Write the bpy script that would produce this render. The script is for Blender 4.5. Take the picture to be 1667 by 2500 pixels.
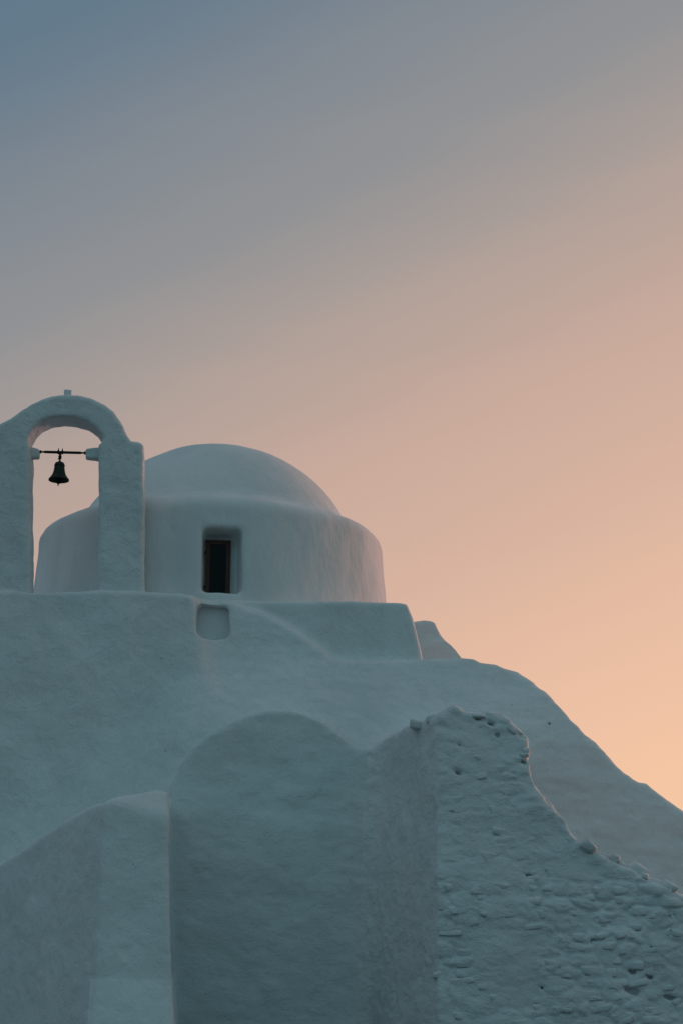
import bpy, bmesh, math, random
import numpy as np

for o in list(bpy.data.objects):
    bpy.data.objects.remove(o, do_unlink=True)
SC = bpy.context.scene
COL = SC.collection

# ------------------------------------------------------------------ camera
PITCH = math.radians(15.5)
FPX, CX, CY = 3600.0, 833.5, 1250.0          # focal length in photo pixels, 1667 x 2500 photo
EYE = np.array([0.0, 0.0, 1.6])
cam_d = bpy.data.cameras.new('camera')
cam_d.sensor_fit = 'VERTICAL'
cam_d.sensor_height = 36.0
cam_d.lens = FPX / 2500.0 * 36.0
cam_d.clip_start = 0.1
cam_d.clip_end = 10000
cam = bpy.data.objects.new('camera', cam_d)
cam.location = EYE
cam.rotation_euler = (math.pi / 2 + PITCH, 0, 0)
COL.objects.link(cam)
SC.camera = cam

# ------------------------------------------------------------------ sky after sunset
SUN_AZ, SUN_EL = math.radians(50), math.radians(3.5)     # to the right of the view axis, low


def build_world():
    w = bpy.data.worlds.new('World')
    SC.world = w
    w.use_nodes = True
    nt = w.node_tree
    nt.nodes.clear()
    N, L = nt.nodes.new, nt.links.new
    out = N('ShaderNodeOutputWorld')
    bg = N('ShaderNodeBackground')
    tc = N('ShaderNodeTexCoord')
    # how far towards the afterglow: grows to the sunset side and to the horizon
    dot = N('ShaderNodeVectorMath'); dot.operation = 'DOT_PRODUCT'
    dot.inputs[1].default_value = (0.42, 0.2464, -0.8885)
    L(tc.outputs['Generated'], dot.inputs[0])
    # very thin uneven veils in the air
    mp = N('ShaderNodeMapping'); mp.inputs['Rotation'].default_value = (0, math.radians(20), 0)
    mp.inputs['Scale'].default_value = (1.2, 1.2, 16)
    L(tc.outputs['Generated'], mp.inputs['Vector'])
    nz = N('ShaderNodeTexNoise'); nz.inputs['Scale'].default_value = 2.2
    nz.inputs['Detail'].default_value = 3
    L(mp.outputs['Vector'], nz.inputs['Vector'])
    nm = N('ShaderNodeMath'); nm.operation = 'MULTIPLY_ADD'
    nm.inputs[1].default_value = 0.020; nm.inputs[2].default_value = -0.010
    L(nz.outputs['Fac'], nm.inputs[0])
    ad = N('ShaderNodeMath'); ad.operation = 'ADD'
    L(dot.outputs['Value'], ad.inputs[0]); L(nm.outputs[0], ad.inputs[1])
    mr = N('ShaderNodeMapRange'); mr.clamp = True
    mr.inputs['From Min'].default_value = -0.9; mr.inputs['From Max'].default_value = 0.4
    L(ad.outputs[0], mr.inputs['Value'])
    cr = N('ShaderNodeValToRGB')
    cr.color_ramp.interpolation = 'CARDINAL'
    def lin(c):
        return tuple((x / 255 / 12.92) if x / 255 <= 0.04045 else ((x / 255 + 0.055) / 1.055) ** 2.4 for x in c) + (1,)
    stops = SKY_STOPS
    el = cr.color_ramp.elements
    while len(el) > 1:
        el.remove(el[-1])
    el[0].position = (stops[0][0] + 0.9) / 1.3; el[0].color = lin(stops[0][1])
    for p, c in stops[1:]:
        e = el.new((p + 0.9) / 1.3); e.color = lin(c)
    L(mr.outputs['Result'], cr.inputs['Fac'])
    # bluer light away from the sunset
    sep = N('ShaderNodeSeparateXYZ'); L(tc.outputs['Generated'], sep.inputs[0])
    mb = N('ShaderNodeMapRange'); mb.interpolation_type = 'SMOOTHSTEP'
    mb.inputs['From Min'].default_value = 0.25; mb.inputs['From Max'].default_value = -0.80
    L(sep.outputs['Y'], mb.inputs['Value'])
    tint = N('ShaderNodeMix'); tint.data_type = 'RGBA'; tint.blend_type = 'MIX'
    tint.inputs['B'].default_value = BACK_SKY
    L(mb.outputs['Result'], tint.inputs['Factor']); L(cr.outputs['Color'], tint.inputs['A'])
    # the physical sky of the same low sun, a small share of the light
    sk = N('ShaderNodeTexSky'); sk.sky_type = 'NISHITA'; sk.sun_disc = False
    sk.sun_elevation = SUN_EL; sk.sun_rotation = SUN_AZ
    skm = N('ShaderNodeMix'); skm.data_type = 'RGBA'; skm.blend_type = 'ADD'
    skm.inputs['Factor'].default_value = 0.004
    L(tint.outputs['Result'], skm.inputs['A']); L(sk.outputs['Color'], skm.inputs['B'])
    L(skm.outputs['Result'], bg.inputs['Color'])
    bg.inputs['Strength'].default_value = 1.0
    L(bg.outputs[0], out.inputs['Surface'])


SKY_STOPS = [(-0.90, (142, 142, 150)), (-0.60, (112, 129, 143)), (-0.380, (97, 121, 138)), (-0.30, (121, 132, 143)), (-0.24, (137, 141, 146)), (-0.19, (149, 147, 148)),
             (-0.125, (173, 158, 151)), (-0.05, (195, 167, 154)), (0.095, (220, 181, 159)), (0.235, (240, 194, 162)), (0.40, (247, 199, 157))]
BACK_SKY = (0.154, 0.300, 0.352, 1)
build_world()

sun_d = bpy.data.lights.new('sun', 'SUN')
sun_d.energy = 2.1
sun_d.angle = math.radians(24)
sun_d.color = (1.0, 0.50, 0.42)
sun = bpy.data.objects.new('sun', sun_d)
COL.objects.link(sun)
sun.rotation_euler = (math.pi / 2 - SUN_EL, 0, math.pi - SUN_AZ)   # shines from the afterglow
SC.view_settings.view_transform = 'Standard'
SC.view_settings.look = 'None'
SC.view_settings.exposure = 0.0
SC.view_settings.gamma = 1.0

# ------------------------------------------------------------------ photo pixel -> point
CP, SP = math.cos(PITCH), math.sin(PITCH)


def ray(px, py):
    u, v = (px - CX) / FPX, (CY - py) / FPX
    return np.array([u, CP - v * SP, SP + v * CP])


def at(px, py, depth):
    """point seen at a photo pixel, on a surface y = depth (number or function of x, z)"""
    d = ray(px, py)
    y = depth if not callable(depth) else 21.0
    for _ in range(12):
        p = EYE + d * (y / d[1])
        if not callable(depth):
            break
        y = 0.5 * y + 0.5 * float(depth(p[0], p[2]))
    return p


def outline(pts, depth):
    r = []
    for q in pts:
        p = at(q[0], q[1], q[2] if len(q) > 2 else depth)
        r.append((p[0], p[2]))
    return r


# ------------------------------------------------------------------ numpy noise
def _hash(i, j, k, seed):
    h = (i * 374761393 + j * 668265263 + k * 1274126177 + seed * 974634421) & 0xFFFFFFFF
    h = ((h ^ (h >> 13)) * 1274126177) & 0xFFFFFFFF
    h = h ^ (h >> 16)
    return (h & 0xFFFF).astype(np.float32) / 32767.5 - 1.0


def vnoise(P, scale, seed=0):
    Q = P / np.asarray(scale, dtype=np.float64)
    I = np.floor(Q).astype(np.int64)
    F = (Q - I).astype(np.float32)
    F = F * F * F * (F * (F * 6 - 15) + 10)
    r = 0
    for a in (0, 1):
        wa = F[:, 0] if a else 1 - F[:, 0]
        for b in (0, 1):
            wb = F[:, 1] if b else 1 - F[:, 1]
            for c in (0, 1):
                wc = F[:, 2] if c else 1 - F[:, 2]
                r = r + wa * wb * wc * _hash(I[:, 0] + a, I[:, 1] + b, I[:, 2] + c, seed)
    return r


def fbm(P, scale, seed=0, octaves=3, gain=0.5):
    s = np.asarray(scale, dtype=np.float64) * np.ones(3)
    r, a = 0, 1.0
    R = P @ np.array([[0.96, 0.24, 0.1], [-0.25, 0.96, 0.08], [-0.08, -0.1, 0.99]])
    for o in range(octaves):
        r = r + a * vnoise(R, s, seed + 17 * o)
        s = s * 0.5; a *= gain
    return r


# ------------------------------------------------------------------ signed distance tools
def smin(a, b, k):
    h = np.maximum(k - np.abs(a - b), 0) / k
    return np.minimum(a, b) - h * h * k * 0.25


def smax(a, b, k):
    return -smin(-a, -b, k)


def poly_sdf(pts, X, Z):
    pts = np.asarray(pts, dtype=np.float64)
    d = np.full(X.shape, 1e9)
    inside = np.zeros(X.shape, dtype=bool)
    n = len(pts)
    for i in range(n):
        a, b = pts[i], pts[(i + 1) % n]
        e = b - a
        wx, wz = X - a[0], Z - a[1]
        t = np.clip((wx * e[0] + wz * e[1]) / (e @ e + 1e-12), 0, 1)
        d = np.minimum(d, (wx - e[0] * t) ** 2 + (wz - e[1] * t) ** 2)
        c = (a[1] > Z) != (b[1] > Z)
        if abs(e[1]) > 1e-12:
            inside ^= c & (X < a[0] + (Z - a[1]) / e[1] * e[0])
    d = np.sqrt(d)
    return np.where(inside, -d, d)


def axis(segs):
    """uneven grid axis: [(start, end, step), ...]"""
    r = []
    for a, b, s in segs:
        n = max(1, int(round((b - a) / s)))
        r.extend(a + (b - a) * np.arange(n) / n)
    r.append(segs[-1][1])
    return np.array(r)


def surface_nets(F, xs, ys, zs):
    nx, ny, nz = F.shape
    ins = F < 0
    cnt = np.zeros((nx - 1, ny - 1, nz - 1), dtype=np.int8)
    offs = [(a, b, c) for a in (0, 1) for b in (0, 1) for c in (0, 1)]
    for a, b, c in offs:
        cnt += ins[a:nx - 1 + a, b:ny - 1 + b, c:nz - 1 + c]
    act = np.argwhere((cnt > 0) & (cnt < 8))
    I, J, K = act.T
    corner = np.stack([F[I + a, J + b, K + c] for a, b, c in offs], 1).astype(np.float64)
    acc = np.zeros((len(act), 3)); num = np.zeros(len(act))
    for p in range(8):
        for ax in range(3):
            if offs[p][ax] == 0:
                qo = list(offs[p]); qo[ax] = 1
                q = offs.index(tuple(qo))
                va, vb = corner[:, p], corner[:, q]
                m = (va < 0) != (vb < 0)
                t = va[m] / (va[m] - vb[m])
                pos = np.tile(np.array(offs[p], dtype=float), (m.sum(), 1))
                pos[:, ax] = t
                acc[m] += pos; num[m] += 1
    acc /= num[:, None]
    V = np.stack([xs[I] + acc[:, 0] * (xs[I + 1] - xs[I]),
                  ys[J] + acc[:, 1] * (ys[J + 1] - ys[J]),
                  zs[K] + acc[:, 2] * (zs[K + 1] - zs[K])], 1)
    ids = np.full(cnt.shape, -1, dtype=np.int64)
    ids[I, J, K] = np.arange(len(act))
    quads = []
    for ax in range(3):
        s0 = [slice(None)] * 3; s1 = [slice(None)] * 3
        s0[ax] = slice(0, -1); s1[ax] = slice(1, None)
        A, B = ins[tuple(s0)], ins[tuple(s1)]
        e = np.argwhere(A != B)
        u, v = (ax + 1) % 3, (ax + 2) % 3
        ok = (e[:, u] > 0) & (e[:, v] > 0) & (e[:, u] < F.shape[u] - 1) & (e[:, v] < F.shape[v] - 1)
        e = e[ok]
        flip = A[tuple(e.T)]
        def cell(du, dv):
            c = e.copy(); c[:, u] -= du; c[:, v] -= dv
            return ids[tuple(c.T)]
        q = np.stack([cell(1, 1), cell(0, 1), cell(0, 0), cell(1, 0)], 1)
        q[~flip] = q[~flip][:, ::-1]
        quads.append(q)
    return V, np.concatenate(quads), act


def vert_normals(V, Q):
    fn = np.cross(V[Q[:, 2]] - V[Q[:, 0]], V[Q[:, 3]] - V[Q[:, 1]])
    n = np.zeros_like(V)
    for k in range(4):
        for c in range(3):
            n[:, c] += np.bincount(Q[:, k], weights=fn[:, c], minlength=len(V))
    return n / (np.linalg.norm(n, axis=1, keepdims=True) + 1e-12)


def make_mesh(name, V, Q, N=None):
    used, inv = np.unique(Q, return_inverse=True)
    inv = inv.reshape(Q.shape)
    me = bpy.data.meshes.new(name)
    me.vertices.add(len(used))
    me.vertices.foreach_set('co', V[used].astype(np.float32).ravel())
    me.loops.add(inv.size)
    me.loops.foreach_set('vertex_index', inv.astype(np.int32).ravel())
    me.polygons.add(len(inv))
    me.polygons.foreach_set('loop_start', np.arange(0, inv.size, inv.shape[1], dtype=np.int32))
    me.update(calc_edges=True)
    me.validate()
    me.polygons.foreach_set('use_smooth', np.ones(len(me.polygons), dtype=bool))
    if N is not None:
        me.normals_split_custom_set_from_vertices(N[used].astype(np.float32).tolist())
    me.update()
    return me


# ------------------------------------------------------------------ scene tools
def link(o, parent=None, mat=None):
    COL.objects.link(o)
    if parent is not None:
        o.parent = parent
    if mat is not None and o.data is not None and not o.data.materials:
        o.data.materials.append(mat)
    return o


def obj(name, me, mat, parent=None):
    return link(bpy.data.objects.new(name, me), parent, mat)


def thing(name, label, cat, loc=(0, 0, 0), rz=0.0):
    o = bpy.data.objects.new(name, None)
    o.location = loc
    o.rotation_euler = (0, 0, rz)
    o.empty_display_size = 0.3
    COL.objects.link(o)
    o['label'] = label
    o['category'] = cat
    return o


def tag(o, label, cat):
    o['label'] = label
    o['category'] = cat
    return o


def mesh_box(x0, x1, y0, y1, z0, z1):
    V = [(x, y, z) for x in (x0, x1) for y in (y0, y1) for z in (z0, z1)]
    F = [(0, 1, 3, 2), (4, 6, 7, 5), (0, 4, 5, 1), (2, 3, 7, 6), (0, 2, 6, 4), (1, 5, 7, 3)]
    me = bpy.data.meshes.new('box')
    me.from_pydata(V, [], F)
    me.update()
    return me


def bevel(o, w, seg=2):
    m = o.modifiers.new('bevel', 'BEVEL'); m.width = w; m.segments = seg
    return o


def lathe(prof, seg=48):
    """closed solid of revolution about z from (radius, z) pairs"""
    V, F = [], []
    n = len(prof)
    for i in range(seg):
        a = 2 * math.pi * i / seg
        for r, z in prof:
            V.append((r * math.cos(a), r * math.sin(a), z))
    for i in range(seg):
        j = (i + 1) % seg
        for k in range(n - 1):
            F.append((i * n + k, j * n + k, j * n + k + 1, i * n + k + 1))
    me = bpy.data.meshes.new('lathe')
    me.from_pydata(V, [], F)
    me.polygons.foreach_set('use_smooth', [True] * len(F))
    me.update()
    return me


# ------------------------------------------------------------------ materials
def new_mat(name):
    m = bpy.data.materials.new(name)
    m.use_nodes = True
    nt = m.node_tree
    return m, nt, nt.nodes['Principled BSDF']


def plaster(name, col=(0.78, 0.79, 0.79), dirt=(0.50, 0.55, 0.52), relief=1.0, stretch=(1, 1, 1), crack=0.5, pits=0.5,
            streak=0.0, fresh_below=None):
    """limewash over rough render: brush relief, hairline cracks, pits, old stains"""
    m, nt, bs = new_mat(name)
    N, L = nt.nodes.new, nt.links.new
    geo = N('ShaderNodeNewGeometry')
    mp = N('ShaderNodeMapping'); mp.inputs['Scale'].default_value = stretch
    L(geo.outputs['Position'], mp.inputs['Vector'])

    def noise(scale, detail=4, rough=0.55, vec=mp.outputs['Vector'], dist=0.0):
        n = N('ShaderNodeTexNoise'); n.inputs['Scale'].default_value = scale
        n.inputs['Detail'].default_value = detail; n.inputs['Roughness'].default_value = rough
        n.inputs['Distortion'].default_value = dist
        L(vec, n.inputs['Vector'])
        return n

    def ramp(src, a, b, lo=0.0, hi=1.0, smooth=True):
        r = N('ShaderNodeMapRange'); r.clamp = True
        if smooth:
            r.interpolation_type = 'SMOOTHSTEP'
        r.inputs['From Min'].default_value = a; r.inputs['From Max'].default_value = b
        r.inputs['To Min'].default_value = lo; r.inputs['To Max'].default_value = hi
        L(src, r.inputs['Value'])
        return r.outputs['Result']

    def math_(op, a, b):
        n = N('ShaderNodeMath'); n.operation = op
        for i, x in enumerate((a, b)):
            if isinstance(x, (int, float)):
                n.inputs[i].default_value = x
            else:
                L(x, n.inputs[i])
        return n.outputs[0]

    def mix(fac, a, b, blend='MIX'):
        n = N('ShaderNodeMix'); n.data_type = 'RGBA'; n.blend_type = blend
        for key, x in (('Factor', fac), ('A', a), ('B', b)):
            if isinstance(x, (int, float)):
                n.inputs[key].default_value = x
            elif isinstance(x, tuple):
                n.inputs[key].default_value = tuple(x) + (1,)
            else:
                L(x, n.inputs[key])
        return n.outputs['Result']

    big, mid, fine = noise(1.1, 4, 0.6), noise(5.5, 5, 0.62, dist=0.4), noise(34, 5, 0.65)
    c2 = tuple(x * 0.91 for x in col)
    base = mix(ramp(big.outputs['Fac'], 0.35, 0.68), col, c2)
    # overlapping yearly coats
    pv = N('ShaderNodeTexVoronoi'); pv.inputs['Scale'].default_value = 0.9
    pw = N('ShaderNodeVectorMath'); pw.operation = 'MULTIPLY_ADD'; pw.inputs[1].default_value = (0.9, 0.9, 0.9)
    L(mid.outputs['Color'], pw.inputs[0]); L(mp.outputs['Vector'], pw.inputs[2]); L(pw.outputs[0], pv.inputs['Vector'])
    ps = N('ShaderNodeSeparateColor'); L(pv.outputs['Color'], ps.inputs[0])
    base = mix(math_('MULTIPLY', ps.outputs['Red'], 0.16), base, tuple(x * 0.62 for x in col))
    # rain stains
    stain = math_('MULTIPLY', ramp(noise(2.3, 6, 0.7, dist=0.8).outputs['Fac'], 0.56, 0.74),
                  ramp(mid.outputs['Fac'], 0.38, 0.62))
    base = mix(math_('MULTIPLY', stain, 0.45), base, dirt)
    base = mix(ramp(fine.outputs['Fac'], 0.35, 0.75, 0.0, 0.22), base, tuple(x * 0.7 for x in col))
    if streak:
        sm = N('ShaderNodeMapping'); sm.inputs['Scale'].default_value = (9, 9, 0.9)
        L(geo.outputs['Position'], sm.inputs['Vector'])
        sn = noise(1.0, 5, 0.6, vec=sm.outputs['Vector'], dist=0.3)
        base = mix(ramp(sn.outputs['Fac'], 0.52, 0.72, 0.0, streak), base, dirt)
    # hairline cracks, only here and there
    wn = noise(3.2, 3, 0.6)
    wv = N('ShaderNodeVectorMath'); wv.operation = 'MULTIPLY_ADD'
    wv.inputs[1].default_value = (0.5, 0.5, 0.5)
    L(wn.outputs['Color'], wv.inputs[0]); L(mp.outputs['Vector'], wv.inputs[2])
    vo = N('ShaderNodeTexVoronoi'); vo.feature = 'DISTANCE_TO_EDGE'; vo.inputs['Scale'].default_value = 1.7
    L(wv.outputs[0], vo.inputs['Vector'])
    ck = math_('MULTIPLY', ramp(vo.outputs['Distance'], 0.0, 0.03, 1.0, 0.0),
               ramp(noise(1.6, 2, 0.5).outputs['Fac'], 0.55, 0.66))
    ck = math_('MULTIPLY', ck, crack)
    # pits where a pebble fell out
    vp = N('ShaderNodeTexVoronoi'); vp.inputs['Scale'].default_value = 5.5
    L(wv.outputs[0], vp.inputs['Vector'])
    sepc = N('ShaderNodeSeparateColor'); L(vp.outputs['Color'], sepc.inputs[0])
    pit = math_('MULTIPLY', ramp(vp.outputs['Distance'], 0.06, 0.13, 1.0, 0.0),
                ramp(sepc.outputs['Red'], 0.93, 0.95))
    pit = math_('MULTIPLY', pit, pits)
    base = mix(math_('MULTIPLY', ck, 0.55), base, (0.16, 0.2, 0.17))
    base = mix(math_('MULTIPLY', pit, 0.8), base, (0.07, 0.09, 0.075))
    if fresh_below is not None:
        sx = N('ShaderNodeSeparateXYZ'); L(geo.outputs['Position'], sx.inputs[0])
        edge = math_('ADD', sx.outputs['Z'], math_('MULTIPLY', noise(4, 4).outputs['Fac'], 0.12))
        fr_ = math_('MULTIPLY', ramp(edge, fresh_below[0] + 0.03, fresh_below[0] + 0.09, 1.0, 0.0),
                    ramp(sx.outputs['X'], fresh_below[1] - 0.01, fresh_below[1] + 0.01))
        base = mix(math_('MULTIPLY', fr_, 0.7), base, (0.87, 0.88, 0.88))
    L(base, bs.inputs['Base Color'])
    bs.inputs['Roughness'].default_value = 0.9
    bs.inputs['Specular IOR Level'].default_value = 0.2
    # relief
    h = math_('ADD', math_('MULTIPLY', mid.outputs['Fac'], 0.05), math_('MULTIPLY', fine.outputs['Fac'], 0.020))
    h = math_('ADD', h, math_('MULTIPLY', ramp(mid.outputs['Fac'], 0.50, 0.56), 0.008))
    bp = N('ShaderNodeBump'); bp.inputs['Strength'].default_value = min(1.0, 0.55 * relief)
    bp.inputs['Distance'].default_value = 0.6 * relief
    L(h, bp.inputs['Height'])
    L(bp.outputs['Normal'], bs.inputs['Normal'])
    return m


M_WALL = plaster('limewash_wall', relief=1.0, crack=0.22, streak=0.10)
M_DRUM = plaster('limewash_drum', relief=0.6, stretch=(1.6, 1.6, 0.55), crack=0.15, pits=0.15, streak=0.06)
M_DOME = plaster('limewash_dome', relief=0.7, crack=0.05, pits=0.0, streak=0.08)
M_ARCH = plaster('limewash_arch', col=(0.72, 0.745, 0.735), relief=0.8, stretch=(0.85, 0.85, 1.4), crack=0.35, streak=0.08)
M_RUB = plaster('limewash_rubble', col=(0.75, 0.76, 0.76), relief=1.1, stretch=(0.9, 0.9, 1.25), crack=0.3, pits=0.9, streak=0.08)
M_BUT = plaster('limewash_buttress', relief=0.8, crack=0.2, fresh_below=(0.95, -2.94))
M_BELF = plaster('limewash_belfry', relief=1.1, crack=0.3, pits=0.4)


def metal(name, col, rough):
    m, nt, bs = new_mat(name)
    N, L = nt.nodes.new, nt.links.new
    n = N('ShaderNodeTexNoise'); n.inputs['Scale'].default_value = 22; n.inputs['Detail'].default_value = 5
    mx = N('ShaderNodeMix'); mx.data_type = 'RGBA'
    mx.inputs['A'].default_value = col + (1,)
    mx.inputs['B'].default_value = (col[0] * 1.9, col[1] * 1.5, col[2] * 1.2, 1)
    L(n.outputs['Fac'], mx.inputs['Factor']); L(mx.outputs['Result'], bs.inputs['Base Color'])
    bs.inputs['Metallic'].default_value = 0.6
    bs.inputs['Roughness'].default_value = rough
    b = N('ShaderNodeBump'); b.inputs['Strength'].default_value = 0.3; b.inputs['Distance'].default_value = 0.01
    L(n.outputs['Fac'], b.inputs['Height']); L(b.outputs['Normal'], bs.inputs['Normal'])
    return m


M_BRONZE = metal('old_bronze', (0.018, 0.028, 0.024), 0.6)
M_IRON = metal('rusted_iron', (0.012, 0.014, 0.014), 0.75)


def wood():
    m, nt, bs = new_mat('dark_red_painted_wood')
    N, L = nt.nodes.new, nt.links.new
    tc = N('ShaderNodeTexCoord')
    mp = N('ShaderNodeMapping'); mp.inputs['Scale'].default_value = (40, 40, 4)
    L(tc.outputs['Object'], mp.inputs['Vector'])
    n = N('ShaderNodeTexNoise'); n.inputs['Scale'].default_value = 1; n.inputs['Detail'].default_value = 5
    L(mp.outputs['Vector'], n.inputs['Vector'])
    mx = N('ShaderNodeMix'); mx.data_type = 'RGBA'
    mx.inputs['A'].default_value = (0.07, 0.022, 0.013, 1); mx.inputs['B'].default_value = (0.12, 0.042, 0.027, 1)
    L(n.outputs['Fac'], mx.inputs['Factor']); L(mx.outputs['Result'], bs.inputs['Base Color'])
    bs.inputs['Roughness'].default_value = 0.65
    return m


M_WOOD = wood()
M_GLASS, _nt, _b = new_mat('dark_window_glass')
_b.inputs['Base Color'].default_value = (0.001, 0.003, 0.003, 1)
_b.inputs['Roughness'].default_value = 0.12
_b.inputs['Specular IOR Level'].default_value = 0.15
_n = _nt.nodes.new('ShaderNodeTexNoise'); _n.inputs['Scale'].default_value = 5
_bp = _nt.nodes.new('ShaderNodeBump'); _bp.inputs['Strength'].default_value = 0.15; _bp.inputs['Distance'].default_value = 0.02
_nt.links.new(_n.outputs['Fac'], _bp.inputs['Height']); _nt.links.new(_bp.outputs['Normal'], _b.inputs['Normal'])


def ground_mat():
    m, nt, bs = new_mat('trodden_stone_ground')
    N, L = nt.nodes.new, nt.links.new
    g = N('ShaderNodeNewGeometry')
    v = N('ShaderNodeTexVoronoi'); v.feature = 'DISTANCE_TO_EDGE'; v.inputs['Scale'].default_value = 2.2
    L(g.outputs['Position'], v.inputs['Vector'])
    n = N('ShaderNodeTexNoise'); n.inputs['Scale'].default_value = 3; n.inputs['Detail'].default_value = 6
    L(g.outputs['Position'], n.inputs['Vector'])
    cr = N('ShaderNodeValToRGB')
    cr.color_ramp.elements[0].color = (0.018, 0.035, 0.037, 1); cr.color_ramp.elements[1].color = (0.05, 0.085, 0.088, 1)
    L(n.outputs['Fac'], cr.inputs['Fac']); L(cr.outputs['Color'], bs.inputs['Base Color'])
    bs.inputs['Roughness'].default_value = 0.9
    b = N('ShaderNodeBump'); b.inputs['Distance'].default_value = 0.05
    L(v.outputs['Distance'], b.inputs['Height']); L(b.outputs['Normal'], bs.inputs['Normal'])
    return m


# ------------------------------------------------------------------ ground
me = bpy.data.meshes.new('ground')
me.from_pydata([(-4000, -4000, 0), (4000, -4000, 0), (4000, 4000, 0), (-4000, 4000, 0)], [], [(0, 1, 2, 3)])
g = obj('ground', me, ground_mat())
g['kind'] = 'structure'

# ------------------------------------------------------------------ the masses of the church front
# depth of each front surface, as a function of x and z
def Y_A(x, z):                                   # plain wall under the belfry
    return 21.30 + (x + 3.6) * 0.10 + (z - 6.2) * 0.09


BZ = np.linspace(-1, 9, 400)
BY = np.interp(BZ, [0, 3.4, 4.2, 5.3, 6.3, 8], [20.55, 20.68, 20.84, 21.60, 21.84, 22.1])
BY = np.convolve(np.pad(BY, 20, mode='edge'), np.hanning(41) / np.hanning(41).sum(), mode='valid')


def Y_B(x, z):                                   # sloping wall with the long shoulder
    f = np.clip((-2.1 - x) / 1.3, 0, 1)
    return np.interp(z, BZ, BY) + 0.9 * f * f * (3 - 2 * f)


def Y_E(x, z):                                   # arched wall in the recess
    return 20.42 + 0.015 * z + 0.055 * np.maximum(0, z - 2.0) ** 1.3


def Y_G(x, z):                                   # ruined rubble wall
    return 18.30 + 0.02 * z + 0.10 * np.maximum(0, z - 1.8) ** 1.3


RES = 0.027
xs = axis([(-8.5, -5.4, 0.15), (-5.4, 5.7, RES), (5.7, 9.0, 0.15)])
ys = axis([(17.6, 17.85, 0.08), (17.85, 22.3, RES), (22.3, 24.3, 0.05), (24.3, 29.2, 0.25)])
zs = axis([(-0.6, 0.3, 0.15), (0.3, 7.0, RES), (7.0, 7.3, 0.1)])
X2, Z2 = np.meshgrid(xs, zs, indexing='ij')
Yb = ys[None, :, None].astype(np.float32)


def layer(pts, depth, back, k):
    """outline extruded backwards from its front surface, edges rounded by k"""
    p2 = poly_sdf(outline(pts, depth), X2, Z2)
    yf = depth(X2, Z2) if callable(depth) else np.full(X2.shape, depth)
    d = smax(p2.astype(np.float32)[:, None, :], yf.astype(np.float32)[:, None, :] - Yb, k)
    return np.maximum(d, Yb - back)


BOT = 2750
shoulder = [(1130, 1605), (1155, 1607), (1172, 1617), (1210, 1620), (1240, 1632), (1266, 1641), (1282, 1655), (1300, 1667), (1330, 1686),
            (1352, 1708), (1374, 1730), (1392, 1756), (1420, 1783), (1452, 1812), (1470, 1832), (1500, 1863),
            (1530, 1890), (1560, 1911), (1578, 1913), (1600, 1930), (1636, 1958), (1667, 1980), (1740, 2040), (1830, 2120), (1900, 2200),
            (1960, 2300), (2000, 2420), (2020, BOT)]
dA = layer([(-500, 1436), (0, 1438), (200, 1439), (350, 1442), (440, 1446), (466, 1450), (476, 1462), (482, 1485), (492, 1560), (496, BOT), (-500, BOT)],
           Y_A, 29.0, 0.10)
dB = layer([(440, 1476), (480, 1472), (540, 1469), (590, 1477), (640, 1494), (690, 1517), (740, 1548), (785, 1582), (815, 1602), (850, 1609), (940, 1609), (1040, 1608)]
           + shoulder + [(250, BOT), (250, 1600), (330, 1490)], Y_B, 29.0, 0.12)
dC = layer([(470, 1462), (700, 1466), (900, 1466), (975, 1466), (994, 1470), (1000, 1480), (1010, 1510), (1020, 1560), (1031, 1608), (1040, 1700), (470, 1700)],
           21.91, 29.0, 0.10)
dD = layer([(960, 1512), (1010, 1515), (1030, 1511), (1052, 1511), (1064, 1517), (1073, 1535), (1084, 1558), (1100, 1600), (1115, 1700), (960, 1700)],
           24.2, 27.5, 0.12)
dD2 = layer([(990, 1600), (1030, 1572), (1060, 1562), (1085, 1561), (1100, 1570), (1114, 1584), (1128, 1604), (1140, 1640), (1140, 1700), (990, 1700)],
            24.08, 26.5, 0.06)
dD = smin(dD, dD2, 0.14)
dE = layer([(405, BOT), (406, 1960), (416, 1915), (440, 1862), (475, 1822), (510, 1795), (555, 1766), (610, 1742), (660, 1733), (700, 1733),
            (745, 1742), (795, 1764), (835, 1795), (868, 1832), (890, 1862), (930, 1885), (1060, 1900), (1060, BOT)], Y_E, 24.0, 0.06)

# buttress on the left: a blunt wedge in plan, with a weathered sloping head
cF = at(249, 2100, 18.15)
def Y_FL(x, z):
    return cF[1] + max(0.0, cF[0] - x) * (0.79 / 0.613)


pF = poly_sdf(outline([(-420, 2380, Y_FL), (-120, 2190, Y_FL), (-40, 2136, Y_FL), (0, 2110, Y_FL), (40, 2086, Y_FL), (72, 2064, Y_FL), (100, 2042, Y_FL), (130, 2022, Y_FL), (165, 1997, Y_FL), (205, 1972, Y_FL),
                       (232, 1960, Y_FL), (250, 1956, 18.17), (300, 1944, 18.4), (380, 1934, 18.65), (410, 1936, 18.65), (560, 1936, 18.65), (560, BOT, 18.2), (-420, BOT, Y_FL)], 18.7), X2, Z2).astype(np.float32)
nl = np.array([-0.79, -0.613]); nr = np.array([0.05, -0.9987])
bat = cF[1] + 0.10 * (Z2 - cF[2])
fl = ((X2 - cF[0]) * nl[0] - bat * nl[1])[:, None, :] + Yb * nl[1]
fr = ((X2 - cF[0]) * nr[0] - bat * nr[1])[:, None, :] + Yb * nr[1]
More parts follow.
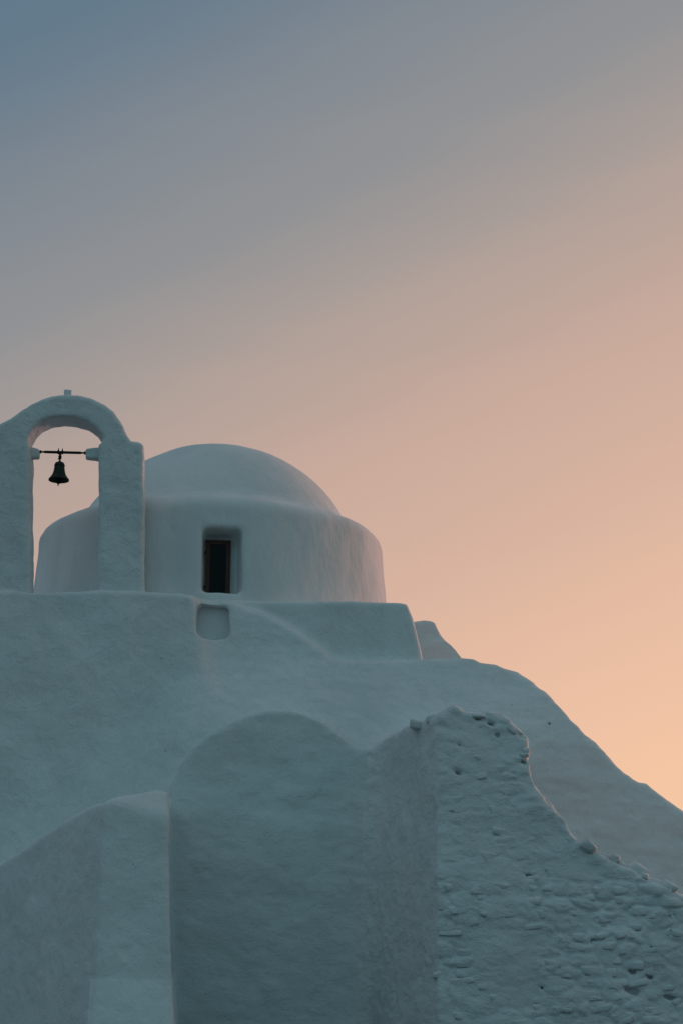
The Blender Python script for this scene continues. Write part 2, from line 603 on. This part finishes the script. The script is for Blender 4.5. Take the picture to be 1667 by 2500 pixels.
# the head slopes back from a line that falls to the right
h0, h1 = at(262, 1968, 18.15), at(411, 2012, 18.15)
zc = h0[2] + (X2 - h0[0]) * (h1[2] - h0[2]) / (h1[0] - h0[0])
head = ((Z2 - zc)[:, None, :] * 0.68 - (Yb - cF[1]) * 0.73).astype(np.float32)
dF = smax(smax(smax(fl.astype(np.float32), fr.astype(np.float32), 0.012), pF[:, None, :], 0.07), head, 0.05)
ep = [at(x_, y_, 18.2) for x_, y_ in ((436, BOT), (427, 2500), (420, 2330), (413, 2180), (411, 1990), (409, 1930))]
xe = np.interp(Z2, [p[2] for p in ep], [p[0] for p in ep])
side = (X2 - xe)[:, None, :] + (Yb - 18.2) * 0.112
dF = smax(dF, side.astype(np.float32), 0.04)
dF = np.maximum(dF, Yb - 21.6)

# ruined rubble wall on the right
crest = [(1068, 1752), (1078, 1742), (1092, 1733), (1108, 1724), (1120, 1730), (1132, 1742), (1160, 1741), (1185, 1738),
         (1215, 1736), (1232, 1743), (1248, 1757), (1262, 1772), (1280, 1790), (1291, 1806), (1289, 1822), (1294, 1836), (1289, 1850), (1292, 1872), (1297, 1900),
         (1306, 1925), (1330, 1955), (1348, 1968), (1360, 1985), (1378, 2008), (1392, 2034), (1412, 2052), (1428, 2056), (1444, 2078), (1478, 2092),
         (1500, 2106), (1545, 2125), (1580, 2148), (1625, 2170), (1667, 2192), (1760, 2240), (1900, 2300), (2100, 2400), (2150, BOT)]
pG = poly_sdf(outline([(760, 1960, 20.5), (840, 1905, 20.4), (880, 1858, 20.2), (905, 1818, 19.95), (935, 1790, 19.6), (985, 1764, 19.1), (1010, 1752, 18.85), (1040, 1746, 18.6)] + crest + [(760, BOT, 20.5)], Y_G), X2, Z2).astype(np.float32)
gA, gB = at(1066, 2100, 18.40), at(905, 1990, 20.35)
tv = np.array([gB[0] - gA[0], gB[1] - gA[1]]); tv /= np.linalg.norm(tv)
ng = np.array([-tv[1], tv[0]])
if ng[0] > 0:
    ng = -ng
gc = [at(1067, y_, Y_G) for y_ in range(BOT, 1690, -40)]
xc = np.interp(Z2, [p[2] for p in gc], [p[0] for p in gc])
gl = ((X2 - xc) * ng[0] - Y_G(X2, Z2) * ng[1])[:, None, :] + Yb * ng[1]
gf = Y_G(X2, Z2)[:, None, :].astype(np.float32) - Yb
dG = smax(smax(gl.astype(np.float32), gf, 0.03), pG[:, None, :], 0.07)
dG = np.maximum(dG, Yb - 21.9)

names = ['parapet_wall', 'sloping_wall', 'roof_block', 'roof_step', 'arched_wall', 'buttress', 'rubble_wall']
D = [dA, dB, dC, dD, dE, dF, dG]
U = smin(dA, dB, 0.40)
U = smin(U, dC, 0.11)
U = smin(U, dD, 0.03)
U = smin(U, dE, 0.05)
U = smin(U, dF, 0.10)
U = smin(U, dG, 0.45)
# shallow niche under the window
yn = float(Y_B(0, at(520, 1520, 21.8)[2]))
pn = poly_sdf(outline([(485, 1484), (495, 1477), (552, 1477), (558, 1484), (560, 1530), (561, 1550), (553, 1560), (525, 1565), (497, 1561), (485, 1553), (482, 1540)], yn - 0.05), X2, Z2)
zn = at(520, 1565, yn)[2]
yback = yn + 0.14 + (Z2 - zn) * 0.46
nic = smax(pn.astype(np.float32)[:, None, :], Yb - yback.astype(np.float32)[:, None, :], 0.02)
U = smax(U, -nic, 0.035)

# holes where a stone or a putlog fell out
HOLES = [(1163, 1753, .05, .03, Y_G), (1181, 1745, .04, .02, Y_G), (1196, 1767, .06, .02, Y_G), (1276, 1862, .04, .03, Y_G), (1117, 1887, .05, .03, Y_G), (1277, 1797, .06, .025, Y_G),
         (1215, 1795, .03, .02, Y_G), (1121, 1820, .03, .015, Y_G), (1555, 2268, .04, .03, Y_G), (1590, 2312, .025, .02, Y_G), (1543, 2372, .05, .03, Y_G), (1585, 2385, .03, .02, Y_G), (1640, 2438, .10, .025, Y_G),
         (1322, 2412, .03, .02, Y_G), (1470, 2255, .04, .03, Y_G), (1293, 2140, .05, .015, Y_G), (1540, 2420, .10, .03, Y_G), (1450, 2300, .05, .03, Y_G),
         (920, 1551, .010, .008, 21.91), (1341, 1766, .008, .014, Y_B), (1120, 1606, .012, .008, Y_B), (962, 2290, .05, .02, Y_E)]
for hx, hy, hw_, hh, dep in HOLES:
    p = at(hx, hy, dep)
    i0, i1 = np.searchsorted(xs, [p[0] - 0.3, p[0] + 0.3]); j0, j1 = np.searchsorted(ys, [p[1] - 0.3, p[1] + 0.3]); k0, k1 = np.searchsorted(zs, [p[2] - 0.2, p[2] + 0.2])
    hx_, hy_, hz_ = xs[i0:i1, None, None], ys[None, j0:j1, None], zs[None, None, k0:k1]
    e = np.sqrt(((hx_ - p[0]) / (hw_ + 0.004)) ** 2 + ((hy_ - p[1]) / 0.12) ** 2 + ((hz_ - p[2] + 0.25 * (hx_ - p[0])) / (hh + 0.004)) ** 2) - 1
    U[i0:i1, j0:j1, k0:k1] = smax(U[i0:i1, j0:j1, k0:k1], (-e * (hh + 0.01)).astype(np.float32), 0.02)

V, Q, cells = surface_nets(U, xs, ys, zs)
I, J, K = cells.T
dv = np.stack([d[I, J, K] for d in D], 1)
lab = np.argmin(dv, 1)
wgt = np.exp(-np.clip(dv - dv.min(1, keepdims=True), 0, 3) / 0.06)
wgt /= wgt.sum(1, keepdims=True)
del U, D, dA, dB, dC, dD, dD2, dE, dF, dG, fl, fr, head, gl, gf, nic


# ------------------------------------------------------------------ where the stones of the rubble wall show
rng = random.Random(7)

SPECS = []


def stone(px, py, w, h, proud, rot=None, thick=None, back=None):
    p = at(px, py, Y_G)
    SPECS.append((p, w, h, proud, rng.uniform(-0.14, 0.14) if rot is None else rot, thick or rng.uniform(0.12, 0.2), back))


CW, CH = 0.30, 0.135                              # stone cell of the masonry


def cell_point(i, j):
    z3 = np.zeros_like(i)
    return ((i + 0.5 + 0.42 * _hash(i, j, z3, 301) + 0.5 * (j & 1)) * CW, (j + 0.5 + 0.36 * _hash(i, j, z3, 302)) * CH)


def cells_at(x, z):
    """nearest and second nearest stone centre (scaled distance) and the nearest cell's random number"""
    i0, j0 = np.floor(x / CW).astype(np.int64), np.floor(z / CH).astype(np.int64)
    f1 = np.full(x.shape, 9.0); f2 = np.full(x.shape, 9.0); rnd = np.zeros(x.shape)
    for dj in (-2, -1, 0, 1, 2):
        for di in (-2, -1, 0, 1):
            i, j = i0 + di, j0 + dj
            cx_, cz_ = cell_point(i, j)
            d = np.hypot((x - cx_) / CW, (z - cz_) / CH)
            near = d < f1
            f2 = np.where(near, f1, np.minimum(f2, d))
            rnd = np.where(near, _hash(i, j, np.zeros_like(i), 303), rnd)
            f1 = np.where(near, d, f1)
    return f1, f2, rnd


def bare(P):
    """how thin the coat is: stones tell at the lower right and in patches elsewhere"""
    px = CX + FPX * P[:, 0] / (P[:, 1] * 1.0)
    low = np.clip((P[:, 0] - 2.1) / 1.2, 0, 1) * np.clip((2.9 - P[:, 2]) / 0.9, 0, 1)
    return np.clip(0.15 + 0.42 * low + 0.48 * fbm(P, 0.7, 61, 2), 0.0, 0.66)


for i in range(2, 20):
    for j in range(0, 36):
        cx_, cz_ = (float(v) for v in cell_point(np.array(i), np.array(j)))
        p = np.array([cx_, float(Y_G(cx_, cz_)), cz_])
        q = p - EYE
        v_ = (q[2] * CP - q[1] * SP) / (q[1] * CP + q[2] * SP)
        sx_, sy_ = CX + FPX * q[0] / (q[1] * CP + q[2] * SP), CY - FPX * v_
        if not (1078 < sx_ < 1700 and 1760 < sy_ < 2520):
            continue
        lim = np.interp(sy_, [1740, 1850, 1925, 2050, 2100, 2200, 2240], [1245, 1265, 1280, 1380, 1450, 1600, 1720])
        if sx_ > lim - 15:
            continue
        b_ = float(bare(p[None])[0])
        if b_ < 0.40 and rng.random() > 0.25:
            continue
        w_ = CW * rng.uniform(0.45, 1.05); h_ = CH * rng.uniform(0.5, 1.0)
        SPECS.append((p, w_, h_, 0.014 * b_ * rng.random() ** 1.5, rng.gauss(0, 0.14), rng.uniform(0.12, 0.2), None))
# loose stones along the broken crest
for px, py, w, h, dy, rot in ((1112, 1742, .17, .15, .06, .3), (1140, 1754, .16, .09, .14, -.2), (1168, 1748, .20, .08, .02, .1), (1194, 1746, .24, .10, .05, -.1), (1228, 1756, .20, .12, .1, .5), (1252, 1776, .18, .10, .04, .8),
                             (1272, 1800, .13, .11, .1, .9), (1284, 1832, .12, .08, .02, .2), (1278, 1846, .14, .07, .03, -.2), (1277, 1866, .15, .10, .12, .4), (1305, 1922, .10, .20, .25, -.6), (1326, 1946, .16, .10, .2, .8), (1340, 1966, .12, .08, .1, .7),
                             (1362, 1996, .12, .10, .1, .9), (1398, 2048, .14, .07, .12, .5), (1432, 2068, .24, .16, .00, .75), (1448, 2074, .10, .12, .12, .3), (1478, 2092, .20, .09, .12, .35), (1502, 2096, .13, .14, .04, .5), (1524, 2114, .16, .08, .1, .6),
                             (1556, 2124, .22, .20, .10, .85), (1572, 2140, .14, .12, .03, .3), (1604, 2156, .24, .10, .1, .45), (1634, 2166, .20, .12, .02, .6), (1662, 2192, .24, .13, .05, .3), (1700, 2214, .3, .16, .1, .4),
                             (1020, 1758, .16, .12, .45, .2), (1052, 1752, .18, .10, .22, -.3)):
    SPECS.append((at(px, py, Y_G), w * 0.97, h * 0.97, 0, rot, rng.uniform(0.22, 0.34), dy + 0.08))

def rubble_relief(P):
    wx = P[:, 0] + 0.07 * fbm(P, 0.35, 71, 2)
    wz = P[:, 2] + 0.05 * fbm(P, 0.40, 73, 2)
    f1, f2, rnd = cells_at(wx, wz)
    b = bare(P)
    joint = np.clip((f2 - f1) / 0.28, 0, 1)
    joint = joint * joint * (3 - 2 * joint)
    r = b * (0.032 * (joint - 0.8) + 0.020 * rnd * joint)
    r = r + 0.013 * fbm(P, (0.42, 0.42, 0.24), 41, 3) + 0.035 * fbm(P, (1.3, 1.3, 0.9), 12, 2)
    r = r - 0.018 * np.clip(np.abs(fbm(P, (0.55, 0.55, 0.22), 45, 2)) * -4 + 0.6, 0, 1)
    return r


def relief(P, w, crest_w, nrm):
    front = np.clip((-nrm[:, 1] - 0.55) / 0.3, 0, 1)
    base = 0.030 * fbm(P, 1.25, 3, 2) + 0.015 * fbm(P, 0.42, 9, 3)
    r = base * (1 - 0.5 * w[:, 6] - 0.3 * w[:, 2])
    r = r + w[:, 4] * (0.008 * fbm(P, (0.40, 0.40, 0.20), 23, 3))
    r = r + w[:, 1] * ((0.009 + 0.015 * np.clip((P[:, 0] - 1.6) / 2.0, 0, 1)) * fbm(P, (0.34, 0.34, 0.17), 31, 3))
    r = r + w[:, 6] * (rubble_relief(P) + crest_w * (0.05 * fbm(P, (0.26, 0.4, 0.17), 91, 3) + 0.01)) * (0.25 + 0.75 * front)
    r = r + w[:, 6] * (1 - front) * 0.012 * fbm(P, (0.16, 0.16, 0.34), 83, 3)
    r = r * (1 - 0.45 * w[:, 5]) + w[:, 5] * (0.006 * fbm(P, 0.22, 77, 3))
    return r


Nv = vert_normals(V, Q)
V = V + Nv * relief(V, wgt, np.exp(-np.abs(pG[I, K]) / 0.13), Nv)[:, None]
Nv = vert_normals(V, Q)
fl_ = lab[Q[:, 0]]

church = thing('church', 'whitewashed church with round drum, low dome and long sloping stone shoulder', 'church', (0, 23, 0))
mats = [M_WALL, M_WALL, M_WALL, M_WALL, M_ARCH, M_BUT, M_RUB]
OFF = np.array([0, 23.0, 0])
for i in range(5):
    obj(names[i], make_mesh(names[i], V - OFF, Q[fl_ == i], Nv), mats[i], church)
M_BUT2 = M_BUT
but = obj('buttress', make_mesh('buttress', V - np.array([cF[0], cF[1], 0]), Q[fl_ == 5], Nv), M_BUT)
but.location = (cF[0], cF[1], 0)
tag(but, 'blunt whitewashed buttress with sloping head at the left of the arched recess', 'buttress')
rw = thing('rubble_wall', 'broken whitewashed rubble wall with ragged crest below the sloping shoulder', 'wall', (gA[0], gA[1], 0))
RO = np.array([gA[0], gA[1], 0])
obj('masonry', make_mesh('masonry', V - RO, Q[fl_ == 6], Nv), M_RUB, rw)

# ------------------------------------------------------------------ drum, dome and window
DC = at(516, 1446, 25.0)
cx, cy = DC[0], 25.0
SPH_R, SPH_Z = 2.60, at(529, 1446, 25.0)[2] - 0.035
rimz = at(516, 1215, 22.2)[2]
Rb, Rt = 3.08, 2.95
xd = axis([(cx - 3.4, cx + 3.4, 0.035)])
yd = axis([(cy - 3.4, cy + 0.6, 0.035), (cy + 0.6, cy + 3.5, 0.12)])
zd = axis([(5.4, 10.2, 0.035)])
XX = xd[:, None, None].astype(np.float32); YY = yd[None, :, None].astype(np.float32); ZZ = zd[None, None, :].astype(np.float32)
rr = np.sqrt((XX - cx) ** 2 + (YY - cy) ** 2)
wall = (rr - (Rb + (ZZ - 6.0) / (rimz - 6.0) * (Rt - Rb)))
shl = (ZZ - (rimz - 0.04 + (Rt - rr) * 0.42)) * 0.92         # sloping top of the drum
ddr = smax(wall, shl, 0.17)
ddr = np.maximum(ddr, 5.6 - ZZ)
ddm = np.sqrt((XX - cx - 0.05) ** 2 + (YY - cy) ** 2 + (ZZ - SPH_Z) ** 2) - SPH_R
ddm = np.maximum(ddm, 5.8 - ZZ)
Ud = smin(ddr, ddm, 0.12)
# window opening in the drum: local frame s (right), t (inwards), z
WA = math.radians(7.0)
wo = at(541, 1448, 22.02)
ss = (XX - wo[0]) * math.cos(WA) + (YY - wo[1]) * math.sin(WA)
tt = -(XX - wo[0]) * math.sin(WA) + (YY - wo[1]) * math.cos(WA)
zt = at(541, 1287, 22.05)[2]
zb = wo[2]
hw = 0.315
niche = smax(smax(ss - (hw - 0.14 * np.maximum(tt, -0.2)), -(ss + (hw - 0.10 * np.maximum(tt, -0.2))), 0.10),
             smax(ZZ - (zt - 0.10 * tt), zb - ZZ + 0.00 * tt, 0.10), 0.12)
niche = smax(niche, tt - 0.43, 0.06)
Ud = smax(Ud, -niche, 0.07)
Vd, Qd, cd = surface_nets(Ud.astype(np.float32), xd, yd, zd)
dome_v = (ddm[cd[:, 0], cd[:, 1], cd[:, 2]] < ddr[cd[:, 0], cd[:, 1], cd[:, 2]])
Nd = vert_normals(Vd, Qd)
wd = dome_v.astype(float)
Vd = Vd + Nd * (0.026 * fbm(Vd, 1.1, 5, 2) + 0.009 * fbm(Vd, (0.34, 0.34, 0.5), 8, 3) * (1 - 0.5 * wd))[:, None]
Nd = vert_normals(Vd, Qd)
fd = dome_v[Qd[:, 0]]
obj('drum', make_mesh('drum', Vd - OFF, Qd[~fd], Nd), M_DRUM, church)
obj('dome', make_mesh('dome', Vd - OFF, Qd[fd], Nd), M_DOME, church)


def local_plane(px, py, o, a, t):
    """where a pixel's ray meets the plane at inward distance t of a frame at o turned by a -> (s, z)"""
    d = ray(px, py)
    n = np.array([-math.sin(a), math.cos(a), 0])
    base = np.array([o[0], o[1], 0]) + n * t
    k = ((base - EYE) @ n) / (d @ n)
    p = EYE + d * k
    return float((p - base) @ np.array([math.cos(a), math.sin(a), 0])), float(p[2])


s0, z1 = local_plane(503, 1318, wo, WA, 0.38)
s1, z0 = local_plane(562, 1448, wo, WA, 0.38)
z0 = zb - 0.02
fw = 0.058


def ring(x0, x1, z0, z1, w, y0, y1):
    """rectangular frame of four mitred members as one mesh"""
    V = []
    for y in (y0, y1):
        V += [(x0, y, z0), (x1, y, z0), (x1, y, z1), (x0, y, z1),
              (x0 + w, y, z0 + w), (x1 - w, y, z0 + w), (x1 - w, y, z1 - w), (x0 + w, y, z1 - w)]
    F = []
    for i in range(4):
        j = (i + 1) % 4
        F += [(i, j, 4 + j, 4 + i), (8 + j, 8 + i, 12 + i, 12 + j), (j, i, 8 + i, 8 + j), (4 + i, 4 + j, 12 + j, 12 + i)]
    me = bpy.data.meshes.new('ring')
    me.from_pydata(V, [], F)
    me.update()
    return me


win = obj('window', ring(s0, s1, z0, z1, fw * 0.55, 0.35, 0.45), M_WOOD, church)
win.location = (wo[0], wo[1] - 23.0, 0)
win.rotation_euler = (0, 0, WA)
win['label'] = 'narrow dark red wooden window in a deep niche of the drum'
bevel(win, 0.006)
a_ = fw * 0.55
sash = obj('sash', ring(s0 + a_ + 0.003, s1 - a_ - 0.003, z0 + a_ + 0.003, z1 - a_ - 0.003, fw * 0.6, 0.368, 0.41), M_WOOD, win)
bevel(sash, 0.004)
b_ = a_ + fw * 0.6 - 0.004
obj('pane', mesh_box(s0 + b_, s1 - b_, 0.388, 0.394, z0 + b_, z1 - b_), M_GLASS, win)
bevel(obj('hinge', mesh_box(s0 - 0.012, s0 + 0.012, 0.335, 0.354, z1 - 0.24, z1 - 0.19), M_IRON, win), 0.003)
bevel(obj('hinge', mesh_box(s0 - 0.012, s0 + 0.012, 0.335, 0.354, z0 + 0.16, z0 + 0.21), M_IRON, win), 0.003)

# ------------------------------------------------------------------ bell gable
BA = math.radians(5.7)
bo = at(160, 1440, lambda x, z: Y_A(x, z) + 0.10)
gable = thing('bell_gable', 'whitewashed arched bell gable with square stub on top, standing on the wall', 'belfry', (bo[0], bo[1], bo[2]), BA)
TH = 0.56


def lp(pts, t=0.0):
    return [local_plane(x, y, bo, BA, t) for x, y in pts]


outer = lp([(-62, 1500), (-60, 1120), (-52, 1075), (-20, 1046), (0, 1031), (36, 1011), (52, 998), (75, 982), (100, 971), (128, 965), (158, 963), (195, 965),
            (226, 973), (256, 989), (278, 1006), (292, 1024), (303, 1045), (312, 1064), (320, 1076), (333, 1077), (345, 1080), (352, 1088), (352, 1500)])
inner = lp([(75, 1440), (74, 1200), (74, 1120), (68, 1082), (69, 1066), (80, 1046), (98, 1030), (122, 1019), (150, 1015), (182, 1016), (212, 1026), (236, 1043), (248, 1058),
            (252, 1070), (249, 1078), (241, 1084), (241, 1200), (240, 1440), (240, 1475), (75, 1475)])
so = np.array(outer); sz0, sz1 = so[:, 1].min() - 0.1, so[:, 1].max() + 0.15
xb = axis([(so[:, 0].min() - 0.15, so[:, 0].max() + 0.15, 0.02)])
yb = axis([(-0.12, TH + 0.12, 0.02)])
zbx = axis([(sz0, sz1, 0.02)])
Xq, Zq = np.meshgrid(xb, zbx, indexing='ij')
po, pi_ = poly_sdf(outer, Xq, Zq), poly_sdf(inner, Xq, Zq)
Yq = yb[None, :, None]
dg = np.maximum(po[:, None, :], 0 * Yq - 9)
dg = smax(dg, np.maximum(-Yq, Yq - TH) + 0 * po[:, None, :], 0.07)
dg = smax(dg, -pi_[:, None, :] + 0 * Yq, 0.05)
Vb, Qb, cb = surface_nets(dg.astype(np.float32), xb, yb, zbx)
Nb = vert_normals(Vb, Qb)
Vb = Vb + Nb * (0.014 * fbm(Vb, 0.7, 15, 2) + 0.008 * fbm(Vb, 0.22, 19, 3))[:, None]
Nb = vert_normals(Vb, Qb)
ZO = np.array([0, 0, bo[2]])
obj('masonry', make_mesh('gable_masonry', Vb - ZO, Qb, Nb), M_BELF, gable)


def lump_box(x0, x1, y0, y1, z0, z1, taper=0.0, side=1, seed=1, res=0.012, k=0.03):
    """hand-shaped block, thinner towards one end"""
    ax_, ay_, az_ = axis([(x0 - 0.05, x1 + 0.05, res)]), axis([(y0 - 0.05, y1 + 0.05, res)]), axis([(z0 - 0.05, z1 + 0.05, res)])
    A, B, C = ax_[:, None, None], ay_[None, :, None], az_[None, None, :]
    f = (A - x0) / (x1 - x0) if side > 0 else (x1 - A) / (x1 - x0)
    f = np.clip(f, 0, 1) * taper
    d = smax(np.maximum(x0 - A, A - x1) + 0 * B + 0 * C,
             smax(np.maximum(y0 + f - B, B - y1 + f), np.maximum(z0 + f * 0.5 - C, C - z1 + f), k), k)
    V_, Q_, _ = surface_nets(d.astype(np.float32), ax_, ay_, az_)
    n_ = vert_normals(V_, Q_)
    V_ = V_ + n_ * (0.006 * fbm(V_, 0.11, seed, 2))[:, None]
    return V_, Q_, vert_normals(V_, Q_)


tm = 0.24
for (xa, xb_, ya, yb_, sd, seed) in ((60, 97, 1092, 1122, 1, 5), (211, 258, 1093, 1125, -1, 8)):
    sa, za = local_plane(xa, ya, bo, BA, tm)
    sb, zb_ = local_plane(xb_, yb_, bo, BA, tm)
    v_, q_, n_ = lump_box(sa, sb, tm - 0.10, tm + 0.10, zb_, za, 0.035, sd, seed)
    obj('corbel', make_mesh('corbel', v_ - ZO, q_, n_), M_BELF, gable)
fa, fb = local_plane(158, 953, bo, BA, 0.2), local_plane(176, 975, bo, BA, 0.2)
v_, q_, n_ = lump_box(fa[0], fb[0], 0.15, 0.26, fb[1], fa[1], 0, 1, 3, 0.01, 0.012)
obj('stub', make_mesh('stub', v_ - ZO, q_, n_), M_BELF, gable)

# iron bar between the corbels
e0, e1 = local_plane(94, 1103, bo, BA, tm), local_plane(214, 1106, bo, BA, tm)
L_ = math.hypot(e1[0] - e0[0], e1[1] - e0[1])


def wpt(s, t, z):
    return (bo[0] + s * math.cos(BA) - t * math.sin(BA), bo[1] + s * math.sin(BA) + t * math.cos(BA), z)


bar = thing('iron_bar', 'dark iron bar spanning the opening of the bell gable', 'bar', wpt(e0[0], tm, e0[1]), BA)
tilt = bpy.data.objects.new('rod', lathe([(0, -0.03), (0.016, -0.03), (0.016, 0.02), (0.026, 0.025), (0.026, 0.045), (0.014, 0.05), (0.014, 0.09), (0.021, 0.10), (0.021, L_ - 0.10),
                                          (0.014, L_ - 0.09), (0.014, L_ - 0.05), (0.026, L_ - 0.045), (0.026, L_ - 0.025), (0.016, L_ - 0.02), (0.016, L_ + 0.03), (0, L_ + 0.03)], 16))
link(tilt, bar, M_IRON)
tilt.rotation_euler = (0, math.pi / 2 + math.atan2(e0[1] - e1[1], L_), 0)
mid_s, mid_z = local_plane(149, 1104, bo, BA, tm)
for off in (-0.035, 0.025):
    c = obj('clamp', lathe([(0.020, -0.012), (0.034, -0.012), (0.034, 0.012), (0.020, 0.012), (0.020, -0.012)], 16), M_IRON, bar)
    c.location = (mid_s - e0[0] + off, 0, mid_z - e0[1])
    c.rotation_euler = (0, math.pi / 2, 0)
    b = bevel(obj('bolt', mesh_box(-0.006, 0.006, -0.006, 0.006, 0.03, 0.062), M_IRON, bar), 0.002)
    b.location = c.location

# the bell
bz1 = mid_z - 0.028
sB, zB = local_plane(148, 1104, bo, BA, tm)
_, zlip = local_plane(149, 1172, bo, BA, tm)
_, zsh = local_plane(149, 1128, bo, BA, tm)
_, zcl = local_plane(149, 1187, bo, BA, tm)
bell = thing('bell', 'small dark bronze bell hanging from the iron bar', 'bell', wpt(sB, tm, zlip), BA)
H = zsh - zlip
R = 0.157
body = obj('bell_body', lathe([(0.0, H), (0.035, H), (0.062, H - 0.012), (0.073, H - 0.032), (0.077, H * 0.72), (0.086, H * 0.5), (0.100, H * 0.32), (0.125, H * 0.17), (R * 0.97, H * 0.05),
                               (R, 0.004), (R * 0.98, -0.01), (R * 0.90, -0.004), (0.112, H * 0.14), (0.088, H * 0.32), (0.075, H * 0.5), (0.064, H * 0.8), (0.0, H * 0.86)], 48), M_BRONZE, bell)
obj('shoulder_ring', lathe([(0.0745, H * 0.80 - 0.006), (0.083, H * 0.80 - 0.004), (0.083, H * 0.80 + 0.004), (0.0745, H * 0.80 + 0.006)], 32), M_BRONZE, body)
cl = obj('clapper', lathe([(0, H * 0.8), (0.009, H * 0.8), (0.009, 0.02), (0.030, 0.0), (0.036, -0.03), (0.028, -0.055), (0.010, -0.065), (0.010, zcl - zlip + 0.01), (0, zcl - zlip)], 20), M_IRON, bell)
cl.rotation_euler = (0, math.radians(5), 0)
ht = bz1 - zlip
obj('hanger', lathe([(0, H - 0.004), (0.022, H - 0.004), (0.020, H + 0.015), (0.011, H + 0.025), (0.013, H + 0.04), (0.024, H + 0.055), (0.026, H + 0.085), (0.018, ht - 0.01), (0.012, ht + 0.012), (0, ht + 0.012)], 16), M_IRON, bell)
hk = obj('hook', mesh_box(-0.034, -0.008, -0.008, 0.008, H + 0.04, H + 0.055), M_IRON, bell)
bevel(hk, 0.004)

# ------------------------------------------------------------------ stones of the rubble wall


def stone_mesh(seed):
    """irregular split block with worn arrises, unit size"""
    r = np.random.RandomState(seed)
    bm = bmesh.new()
    bmesh.ops.create_cube(bm, size=1.0)
    for v in bm.verts:
        v.co.x += r.uniform(-0.16, 0.12) * np.sign(v.co.x)
        v.co.y += r.uniform(-0.06, 0.05) * np.sign(v.co.y)
        v.co.z += r.uniform(-0.20, 0.14) * np.sign(v.co.z)
        v.co.x += r.uniform(-0.08, 0.08)
    bmesh.ops.bevel(bm, geom=list(bm.edges), offset=0.22, segments=2, profile=0.6, affect='EDGES', clamp_overlap=True)
    for v in bm.verts:
        v.co *= 1 + r.uniform(-0.035, 0.035)
    me = bpy.data.meshes.new('stone')
    bm.to_mesh(me)
    bm.free()
    me.polygons.foreach_set('use_smooth', [True] * len(me.polygons))
    me.materials.append(M_RUB)
    me.update()
    return me


SM = [stone_mesh(100 + i) for i in range(18)]
for p, w, h, proud, rot, th, back in SPECS:
    P1 = np.array([p])
    n = 0.015 * fbm(P1, 1.25, 3, 2)[0] + 0.006 * fbm(P1, 0.42, 9, 3)[0] + rubble_relief(P1)[0]
    y = p[1] - n + th * 0.5 - proud if back is None else p[1] + back
    o = bpy.data.objects.new('stone', rng.choice(SM))
    o.location = (p[0] - RO[0], y - RO[1], p[2])
    o.scale = (w, th, h)
    o.rotation_euler = (rng.uniform(-0.14, 0.14), rot, rng.uniform(-0.2, 0.2))
    link(o, rw)
print('verts', len(V), len(Vd), len(Vb), 'stones', len(SPECS))
